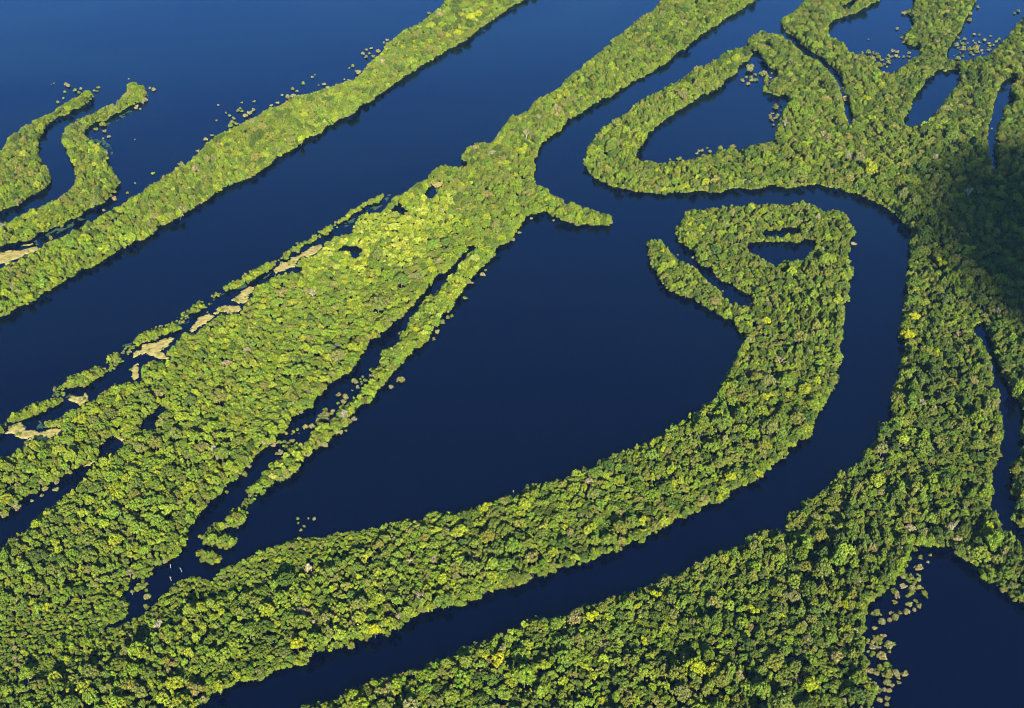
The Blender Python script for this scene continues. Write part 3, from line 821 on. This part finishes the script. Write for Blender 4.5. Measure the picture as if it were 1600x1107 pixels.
w = 15000.0
wm = mesh_from('river_water', [(-w, -w, 0), (w, -w, 0), (w, w + 8000, 0), (-w, w + 8000, 0)], [(0, 1, 2, 3)], [M_WATER])
tag(link('river_water', wm), 'dark navy blackwater river filling every channel between the islands', 'water', kind='structure')


def patches(name, mask, mat, cell, hfun, keep, label, cat):
    """a sheet of growth over the water: little raised cells wherever the outline has it"""
    V = []; F = []; idx = {}
    ys, xs = np.nonzero(mask)
    u = xs - OX; v = ys - OY
    pts = set()
    for a, b in zip(u, v):
        gx, gy = ground(a + .5, b + .5)
        i, j = int(gx // cell), int(gy // cell)
        for di in (-1, 0, 1):
            for dj in (-1, 0, 1, 2):
                pts.add((i + di, j + dj))
    P = np.array(sorted(pts)); cx = (P[:, 0] + .5) * cell; cy = (P[:, 1] + .5) * cell
    ok = look(mask, cx, cy, np.zeros(len(cx))) & keep(cx, cy)
    cells = set(map(tuple, P[ok]))
    def vert(i, j):
        if (i, j) not in idx:
            rim = not all((i - a, j - b) in cells for a in (0, 1) for b in (0, 1))
            h1 = math.sin(i * 12.9 + j * 78.2) * 43758.5; h2 = math.sin(i * 39.3 + j * 11.1) * 24634.6
            h1 -= math.floor(h1); h2 -= math.floor(h2)
            q = .42 if rim else .3
            idx[(i, j)] = len(V)
            V.append(((i + (h1 - .5) * q * 2) * cell, (j + (h2 - .5) * q * 2) * cell, 0.02 if rim else hfun(h1, i * cell, j * cell)))
        return idx[(i, j)]
    for (i, j) in sorted(cells):
        F.append((vert(i, j), vert(i + 1, j), vert(i + 1, j + 1), vert(i, j + 1)))
    o = link(name, mesh_from(name, V, F, [mat]))
    tag(o, label, cat, kind='stuff')
    return o


patches('floating_grass', MEAD, M_MEADOW, 1.5, lambda h, x, y: .35 + .9 * h,
        lambda x, y: vnoise(x * .8 + y * .6, (y * .8 - x * .6) * 3, 26, 3) > .17,
        'straw-coloured floating grass meadows in the narrow side channel along the left shore', 'grass')
patches('water_weed', WEED, M_WEED, 1.6, lambda h, x, y: .05 + .2 * h,
        lambda x, y: (vnoise(x, y, 11, 5) * .6 + vnoise(x, y, 4.5, 8) * .4) > .6,
        'thin dark green water weed drifting in patches beside the low shore bushes', 'water weed')

# ------------------------------------------------------------------ single bushes standing in the water
BUSH = [(80,132,1.5),(84,130,1.5),(103,131,3),(107,133,4),(101,143,2.5),(117,140,4),(126,138,2.5),(123,144,3),(134,143,3.5),(153,136,3),(152,142,2.5),(147,141,2.5),(99,153,2),(90,159,2.5),(201,123,1.5),(234,137,2.5),(240,139,3.5),(226,155,4),(223,160,4),(214,165,2.5),(212,168,3),(219,170,2),(160,193,5),(149,201,3.5),(163,204,3.5),(161,216,2.5),(170,213,2.5),(211,218,1.5),(175,238,1.5),
 (341,164,2),(353,176,2),(338,188,2.5),(378,160,2.5),(372,172,3),(378,173,3),(375,169,2.5),(397,158,2.5),(359,180,3),(365,184,3.5),(362,190,4),(368,192,4),(360,195,4),(383,180,4),(390,175,5),(396,171,4),(331,211,3),(321,217,3.5),(309,235,3),(283,255,5),(239,270,3.5),(211,286,2),(199,301,2.5),(178,309,4.5),(179,299,3.5),(162,328,2.5),(79,371,4),(50,381,2),
 (424,164,3),(433,160,3),(441,148,2.5),(449,150,4),(458,149,4),(457,138,3),(464,142,2),(474,129,3),(488,120,2.5),(492,117,1.5),(498,133,1.5),(506,131,3),(513,136,3.5),(538,124,1.5),(545,125,2.5),(546,106,2),(551,102,3),(560,111,5),(572,77,2.5),(580,75,3),(567,83,3),(572,88,3.5),(577,83,2),(591,79,3.5),(583,87,3),(600,66,2),(605,62,3),(670,20,2.5),
 (759,422,3),(754,428,3.5),(738,442,2.5),(726,465,4),(706,493,3),(700,495,3.5),(692,502,4),(683,517,5),(678,529,3),(628,521,4.5),(626,592,6),(611,604,4),(553,594,4.5),(559,604,3.5),(570,594,5),(582,578,5),(529,616,4),(540,619,5.5),(536,627,5),(550,610,2),(548,630,4),(520,642,4),(510,648,5),(511,654,5),(500,650,4),(497,656,5),(477,666,4.5),(489,665,6),(467,677,1.5),(457,688,5),(427,694,5),(438,706,5.5),(451,699,6),(553,654,5),(545,657,5),(535,662,5),(507,694,6),(532,674,5),(541,673,3),
 (465,810,3),(482,810,2),(491,810,3),(466,817,2),(475,822,3),(470,828,3),(389,728,4),(382,740,5.5),(354,768,3.5),(284,850,5),(230,931,6),(228,947,5),
 (1172,103,8),(1160,124,3),(1161,126,3),(1166,120,3),(1174,120,3),(1174,124,4),(1181,124,4),(1169,130,3),(1180,116,3),(1188,114,3),(1194,113,4.5),(1191,118,2),(1199,118,2),(1206,114,1.5),(1204,121,2),(1204,127,3),(1212,165,6),(1220,164,3),(1222,173,3),(1207,177,2.5),(1204,180,2.5),(1204,183,3.5),(1207,187,3),(1212,184,3.5),(1215,180,4),(1208,195,2.5),
 (1047,249,2.5),(1061,247,4.5),(1105,231,2),(1092,235,3),(1097,234,4),(1089,239,3),(1109,236,4),(1126,230,4),(1145,228,5),(830,341,2.5),(865,344,2),(812,363,3),(802,374,3),(1083,402,2.5),(1059,398,1.5),(1129,455,2),(1333,380,5),
 (1357,61,2),(1402,44,3.5),(1413,19,4),(1348,83,2.5),(1357,80,4),(1365,82,3),(1363,90,4),(1373,88,4),(1378,93,3),(1388,96,3.5),(1382,100,2.5),(1373,100,5),(1370,108,5),(1380,113,3.5),(1390,114,3),(1395,78,4),(1402,80,4),(1400,86,3.5),(1390,88,3),(1405,89,2),(1412,88,2.5),(1421,82,3),(1420,88,3),(1410,58,3.5),(1417,60,5),(1424,66,4),(1412,65,3),(1430,55,5),(1433,45,5),(1428,30,4),(1440,20,5),(1435,35,4),
 (1528,10,3),(1507,60,3),(1497,58,3),(1522,53,3),(1530,54,2.5),(1512,67,1.5),(1503,67,3),(1495,69,3.5),(1506,74,4.5),(1515,74,3),(1525,73,5),(1524,67,2.5),(1534,78,3),(1545,77,3.5),(1530,65,2.5),(1538,62,3.5),(1545,67,3),(1548,56,2.5),(1561,60,4),(1557,64,3),(1552,70,2.5),(1560,73,2),(1497,90,4),(1517,82,2.5),(1521,85,2.5),(1535,83,1.5),(1585,20,2.5),(1592,16,4),(1515,30,4),(1516,20,3),(1477,110,3),(1502,116,3),(1550,201,2),(1557,215,3),
 (1430,858,5),(1439,870,4),(1454,867,3.5),(1450,878,2.5),(1436,886,6.5),(1415,900,5),(1423,901,6),(1435,905,6.5),(1411,915,6),(1425,918,6),(1437,917,6),(1445,926,6),(1449,934,1.5),(1402,930,6),(1399,940,4.5),(1421,943,6),(1432,939,4),(1436,946,5),(1429,952,3.5),(1417,955,6),(1407,957,4),(1393,957,4),(1399,963,5.5),(1390,968,4),(1378,970,6),(1369,956,10),(1366,981,5),(1368,997,7),(1380,993,5),(1389,1006,8),(1396,1006,4),(1364,1010,6),(1372,1011,5),(1357,1018,3),(1364,1020,4.5),(1378,1023,7),(1390,1018,3),(1385,1037,5),(1375,1041,4.5),(1370,1051,5),(1360,1047,6),(1387,1053,10),(1386,1065,6),(1401,1051,8),(1414,1052,6),(1405,1066,4),(1394,1070,4.5),(1365,1070,8),(1390,1078,4.5),(1382,1077,4),(1386,1091,5),(1375,1093,4.5),(1386,1100,4),(1567,920,6),
 (60,763,4),(70,763,4),(87,764,4.5),(88,753,4),(65,774,3.5),(50,782,3),(25,789,8),(5,802,8),(1558,610,5),(1563,711,4)]
LM_BUSH = [('the thin left island tip', 148, 143), ('the hooked left island head', 212, 135), ('the hooked left island elbow', 140, 212),
 ('the left creek mouth', 190, 300), ('the left ridge spur', 372, 180), ('the left ridge middle', 480, 140),
 ('the left ridge far end', 580, 95), ('the upper lake strip', 705, 470), ('the broken lake strip', 540, 650),
 ('the ragged strip end', 450, 710), ('the central lake left end', 430, 830), ('the flooded central lake corner', 240, 910),
 ('the far hook gap', 1175, 95), ('the hooked lake right shore', 1225, 170), ('the hooked lake lower shore', 1110, 248),
 ('the thin central spit', 880, 330), ('the short side channel', 1110, 430), ('the far right lake', 1370, 50), ('the far right lake foot', 1385, 112),
 ('the clumpy far shore', 1440, 60), ('the farthest right pool', 1540, 40), ('the far pool bar', 1510, 98), ('the right water sliver', 1560, 200),
 ('the near right lake top', 1450, 855), ('the near lake upper shore', 1400, 910), ('the near lake middle shore', 1355, 975),
 ('the near lake lower shore', 1350, 1060), ('the left edge creek', 90, 785), ('the right edge creek', 1555, 660)]
LM_TREE = [('the near river mouth', 320, 1100), ('the near river bend', 430, 1050), ('the near bank bulge', 550, 1012),
 ('the bottom left corner', 0, 1107), ('the flooded central lake corner', 215, 940), ('the near river middle', 760, 925),
 ('the right forest tip', 480, 1105), ('the big yellow crowns', 775, 1030), ('the twin lime crowns', 865, 1050),
 ('the lone round yellow crown', 1268, 1067), ('the near lake bushes', 1385, 1050), ('the river bank notch', 1215, 830),
 ('the smooth khaki dome', 1117, 941), ('the left creek mouth', 30, 840), ('the middle river shore', 925, 945), ('the near right lake', 1440, 860),
 ('the bottom edge middle', 800, 1107), ('the lower right edge', 1100, 1107), ('the pale leafless crown', 482, 886),
 ('the lower left edge', 150, 1107), ('the outer bend bank', 1400, 600), ('the inner bend bank', 1300, 560),
 ('the hooked loop tip', 1190, 320), ('the long central forest', 520, 480), ('the long left ridge', 400, 220), ('the far right forest', 1450, 250), ('the right edge creek', 1565, 650),
 ('the left forest', 120, 900), ('the left inlet head', 190, 685), ('the small left gap', 240, 650), ('the long slot middle', 520, 610), ('the long slot top', 745, 385), ('the little upper pond', 548, 392), ('the left tan meadows', 235, 545), ('the central lake left tip', 390, 870), ('the central lake lower shore', 620, 815), ('the central lake right corner', 1130, 600), ('the small loop pond', 1220, 390), ('the outer bend notch', 1390, 645), ('the lower bend bank', 1230, 710), ('the near river upper bank', 1020, 835), ('the hooked lake foot', 1010, 250), ('the river fork', 850, 270), ('the long pool foot', 1430, 195), ('the cloud shadow', 1570, 380), ('the far creek foot', 1330, 195), ('the dark lower creek top', 1530, 510), ('the lower right forest heart', 1180, 980), ('the inner lake band middle', 850, 850), ('the lower left forest heart', 90, 1020), ('the near river left bank', 620, 960), ('the far upper ridge', 900, 130)]
taken = {}


def place_words(u, v, marks, unit):
    name, a, b = min(marks, key=lambda m: (m[1] - u) ** 2 + (m[2] - v) ** 2)
    dx, dy = u - a, v - b
    d = math.hypot(dx, dy)
    n = int(round(d / unit))
    if n == 0:
        return 'right at ' + name
    ang = math.degrees(math.atan2(-dy, dx)) % 360
    way = ['right of', 'upper right of', 'above', 'upper left of', 'left of', 'lower left of', 'below', 'lower right of'][int((ang + 22.5) // 45) % 8]
    num = ['', 'one', 'two', 'three', 'four', 'five', 'six', 'seven', 'eight', 'nine', 'ten', 'eleven', 'twelve', 'thirteen', 'fourteen', 'fifteen', 'sixteen', 'seventeen', 'eighteen', 'nineteen', 'twenty']
    k = num[n] if n <= 20 else str(n)
    return f"{k} crown{'s' if n > 1 else ''} {way} {name}"


def unique(parts, u, v, marks, unit):
    """the label that no other thing carries: size and colour words first, then the place"""
    for adj in parts:
        lab = adj + ' ' + place_words(u, v, marks, unit)
        if lab not in taken:
            taken[lab] = 1
            return lab
    order = sorted(marks, key=lambda m: (m[1] - u) ** 2 + (m[2] - v) ** 2)
    for adj in parts:
        for m in order[1:4]:
            lab = adj + ' ' + place_words(u, v, [m], unit)
            if lab not in taken:
                taken[lab] = 1
                return lab
    return lab


bush_me = []
for s_ in range(6):
    b = Buf(); C = crown_mesh(b, 'low' if s_ < 2 else 'tuft', 300 + s_, leaves=900, leaf=.08)
    bb = np.vstack(b.V); bush_me.append(mesh_from('flooded_bush', bb, b.F, [M_LEAF]))
b = Buf(); bare_mesh(b, 77); bush_me.append(mesh_from('flooded_bush', np.vstack(b.V), b.F, [M_LEAF, M_PALE], b.M))
for (u, v, rp) in BUSH:
    rp = max(rp, 1.3)
    x, y = ground(u, v, 2)
    dep = float(project(x, y, 2)[2])
    Rm = rp * dep / FPX * 1.08
    H = Rm * rng.uniform(1.15, 1.7)
    x, y = ground(u, v, .5 * H)
    o = bpy.data.objects.new('flooded_bush', rng.choice(bush_me[:6] if rng.random() < .93 else bush_me))
    COL.objects.link(o)
    o.location = (x, y, -.12 * H)
    o.rotation_euler = (0, 0, rng.uniform(0, 6.28))
    o.scale = (Rm * rng.uniform(.85, 1.25), Rm * rng.uniform(.7, 1.05), H / TALL)
    c = rng.choices(['bush', 'khaki', 'tan', 'olive', 'fresh'], [5, 3, 1.6, 1.4, .5])[0]
    o['tint'] = tint(c)
    size = 'tiny' if rp < 2.2 else 'small' if rp < 3.3 else 'medium' if rp < 5 else 'large'
    word = {'bush': 'khaki', 'khaki': 'khaki', 'tan': 'tan', 'olive': 'olive', 'fresh': 'green'}[c]
    tag(o, unique([f'{size} {word} bush', f'{size} round {word} bush', f'{size} ragged {word} bush'], u, v, LM_BUSH, 7), 'bush', 'bushes standing in the water off the shores')

# ------------------------------------------------------------------ the 300 trees that show largest, each on its own
T = np.array([[t[0], t[1], t[2], t[3]] for t in trees])
u, v, dep = project(T[:, 0], T[:, 1], T[:, 3] * .8)
size = T[:, 2] / dep * FPX
inview = (u > 2) & (u < 1598) & (v > 2) & (v < 1103)
score = np.where(inview, size, -1)
order = np.argsort(-score)
single = set(order[:300].tolist())
med = np.median(size[order[:300]])
for i in order[:300]:
    x, y, Rm, H, pi, rot, c, tn, noted = trees[i]
    root = bpy.data.objects.new('rainforest_tree', None)
    COL.objects.link(root)
    root.empty_display_size = 2
    root.location = (x, y, 0); root.rotation_euler = (0, 0, rot)
    sc = (Rm, Rm, H / TALL)
    tr = link('trunk', trunks[pi], root); cr = link('crown', crowns[pi], root)
    tr.scale = sc; cr.scale = sc
    cr['tint'] = tn
    q = size[i] / med
    sw = 'very broad' if q > 1.25 else 'broad' if q > 1.02 else 'medium'
    kind = PROTO[pi][0]
    a = f'{WORD[c]} {SHAPE[kind]} tree'
    tag(root, unique([f'{WORD[c]} {SHAPE[kind]} tree', f'{sw} {WORD[c]} {SHAPE[kind]} tree'], u[i], v[i], LM_TREE, 20), 'tree', 'large rainforest trees seen one by one')

# ------------------------------------------------------------------ dead trunks standing in the water
SNAG = [(266,884,'short'),(283,890,'thin'),(267,904,'thin'),(206,926,'thick'),(803,768,'forked')]
for k, (u_, v_, how) in enumerate(SNAG):
    b = Buf(); rs = random.Random(k)
    lean = rs.uniform(-.25, .25)
    pts = [(0, 0, -1), (lean * 2, .2, 3), (lean * 6, .4, 7), (lean * 9, .3, 9.5)]
    b.tube(pts, [.55, .42, .3, .12], 0, 6)
    for j in range(4):
        z = rs.uniform(3.5, 8); a_ = rs.uniform(0, 6.28); g = rs.uniform(1.2, 3)
        s = (lean * z * .9, .3, z)
        b.tube([s, (s[0] + g * .6 * math.cos(a_), s[1] + g * .6 * math.sin(a_), z + g * .5), (s[0] + g * math.cos(a_), s[1] + g * math.sin(a_), z + g * 1.2)], [.2, .14, .05], 0, 4)
    x, y = ground(u_, v_, 4)
    o = link('dead_trunk', mesh_from('dead_trunk', np.vstack(b.V), b.F, [M_PALE]))
    o.location = (x, y, 0); o.rotation_euler = (0, 0, rs.uniform(0, 6.28)); o.scale = (.55, .55, .7)
    tag(o, unique([f'{how} pale dead trunk', f'bare {how} pale dead trunk'], u_, v_, LM_BUSH, 14), 'dead tree', 'pale dead trunks standing in the water')

# ------------------------------------------------------------------ the rest of the forest as one mass
rest = [t for i, t in enumerate(trees) if i not in single]
shelf = bpy.data.collections.new('tree_shapes')           # not linked to the scene: shapes for the forest only
for i, me in enumerate(wholes):
    shelf.objects.link(bpy.data.objects.new('tree_shape_%02d' % i, me))
pm = bpy.data.meshes.new('forest')
n = len(rest)
pm.vertices.add(n)
pm.vertices.foreach_set('co', np.array([(t[0], t[1], 0) for t in rest], np.float32).ravel())
at = pm.attributes.new('turn', 'FLOAT_VECTOR', 'POINT')
at.data.foreach_set('vector', np.array([(0, 0, t[5]) for t in rest], np.float32).ravel())
at = pm.attributes.new('size', 'FLOAT_VECTOR', 'POINT')
at.data.foreach_set('vector', np.array([(t[2] * k, t[2] / k, t[3] / TALL) for t, k in zip(rest, nrg.uniform(.82, 1.22, len(rest)))], np.float32).ravel())
at = pm.attributes.new('shape', 'INT', 'POINT')
at.data.foreach_set('value', np.array([t[4] for t in rest], np.int32))
at = pm.attributes.new('tint', 'FLOAT_COLOR', 'POINT')
at.data.foreach_set('color', np.array([(*t[7], 1) for t in rest], np.float32).ravel())
forest = link('forest', pm)
tag(forest, 'dense flooded rainforest of small round crowns covering all the islands', 'forest', kind='stuff')
ng = bpy.data.node_groups.new('forest', 'GeometryNodeTree')
ng.interface.new_socket('Geometry', in_out='INPUT', socket_type='NodeSocketGeometry')
ng.interface.new_socket('Geometry', in_out='OUTPUT', socket_type='NodeSocketGeometry')
gi = ng.nodes.new('NodeGroupInput'); go = ng.nodes.new('NodeGroupOutput')
ci = ng.nodes.new('GeometryNodeCollectionInfo')
ci.inputs['Collection'].default_value = shelf
ci.inputs['Separate Children'].default_value = True
ci.inputs['Reset Children'].default_value = True
ip = ng.nodes.new('GeometryNodeInstanceOnPoints')
ip.inputs['Pick Instance'].default_value = True


def named(nm, t):
    q = ng.nodes.new('GeometryNodeInputNamedAttribute')
    q.data_type = t
    q.inputs['Name'].default_value = nm
    return q.outputs['Attribute']


ng.links.new(gi.outputs[0], ip.inputs['Points'])
ng.links.new(ci.outputs[0], ip.inputs['Instance'])
ng.links.new(named('shape', 'INT'), ip.inputs['Instance Index'])
ng.links.new(named('turn', 'FLOAT_VECTOR'), ip.inputs['Rotation'])
ng.links.new(named('size', 'FLOAT_VECTOR'), ip.inputs['Scale'])
ng.links.new(ip.outputs[0], go.inputs[0])
md = forest.modifiers.new('forest', 'NODES')
md.node_group = ng

# ------------------------------------------------------------------ the cloud whose shadow lies on the right-hand forest
gx, gy = ground(1656, 378, 15)
t = 2300 / SUN[2]
cc = np.array([gx, gy, 15]) + SUN * t
b = Buf(); nr = np.random.default_rng(3)
for (dx, dy, dz, r) in ((0, 0, 0, 170), (30, 150, 10, 135), (-30, -130, -10, 125), (130, 10, 20, 150), (90, -200, 0, 120), (160, 200, 0, 140), (-90, 40, 0, 90), (-60, 190, 0, 80)):
    b.add(ICO_V * nr.uniform(.88, 1.12, (len(ICO_V), 1)) * r * 1.12 * (1, 1, .5) + (dx, dy, dz), ICO_F, 0)
b.add(ICO_V * (300, 400, 7) + (20, 20, 0), ICO_F, 0)
mc = new_mat('cloud')
o_ = node(mc.node_tree, 'ShaderNodeOutputMaterial'); pv = node(mc.node_tree, 'ShaderNodeVolumePrincipled')
pv.inputs['Color'].default_value = (1, 1, 1, 1); pv.inputs['Density'].default_value = 0.055
mc.node_tree.links.new(pv.outputs[0], o_.inputs['Volume'])
cm = mesh_from('cloud', np.vstack(b.V), b.F, [mc], smooth=True)
co = link('cloud', cm); co.location = cc.tolist()
tag(co, 'low white cloud drifting above the right-hand forest, casting its dark shadow', 'cloud', kind='structure')

# ------------------------------------------------------------------ the air over the river
hz = new_mat('haze')
o_ = node(hz.node_tree, 'ShaderNodeOutputMaterial'); pv = node(hz.node_tree, 'ShaderNodeVolumePrincipled')
pv.inputs['Color'].default_value = (0.30, 0.56, 1.0, 1); pv.inputs['Density'].default_value = 8.0e-6
hz.node_tree.links.new(pv.outputs[0], o_.inputs['Volume'])
h = 15100.0
hv = [(-h, -h, -1), (h, -h, -1), (h, h + 8100, -1), (-h, h + 8100, -1), (-h, -h, 1215), (h, -h, 1215), (h, h + 8100, 1215), (-h, h + 8100, 1215)]
hm = mesh_from('haze', hv, [(0, 3, 2, 1), (4, 5, 6, 7), (0, 1, 5, 4), (1, 2, 6, 5), (2, 3, 7, 6), (3, 0, 4, 7)], [hz])
tag(link('haze', hm), 'thin blue haze hanging over the river and its islands', 'haze', kind='stuff')
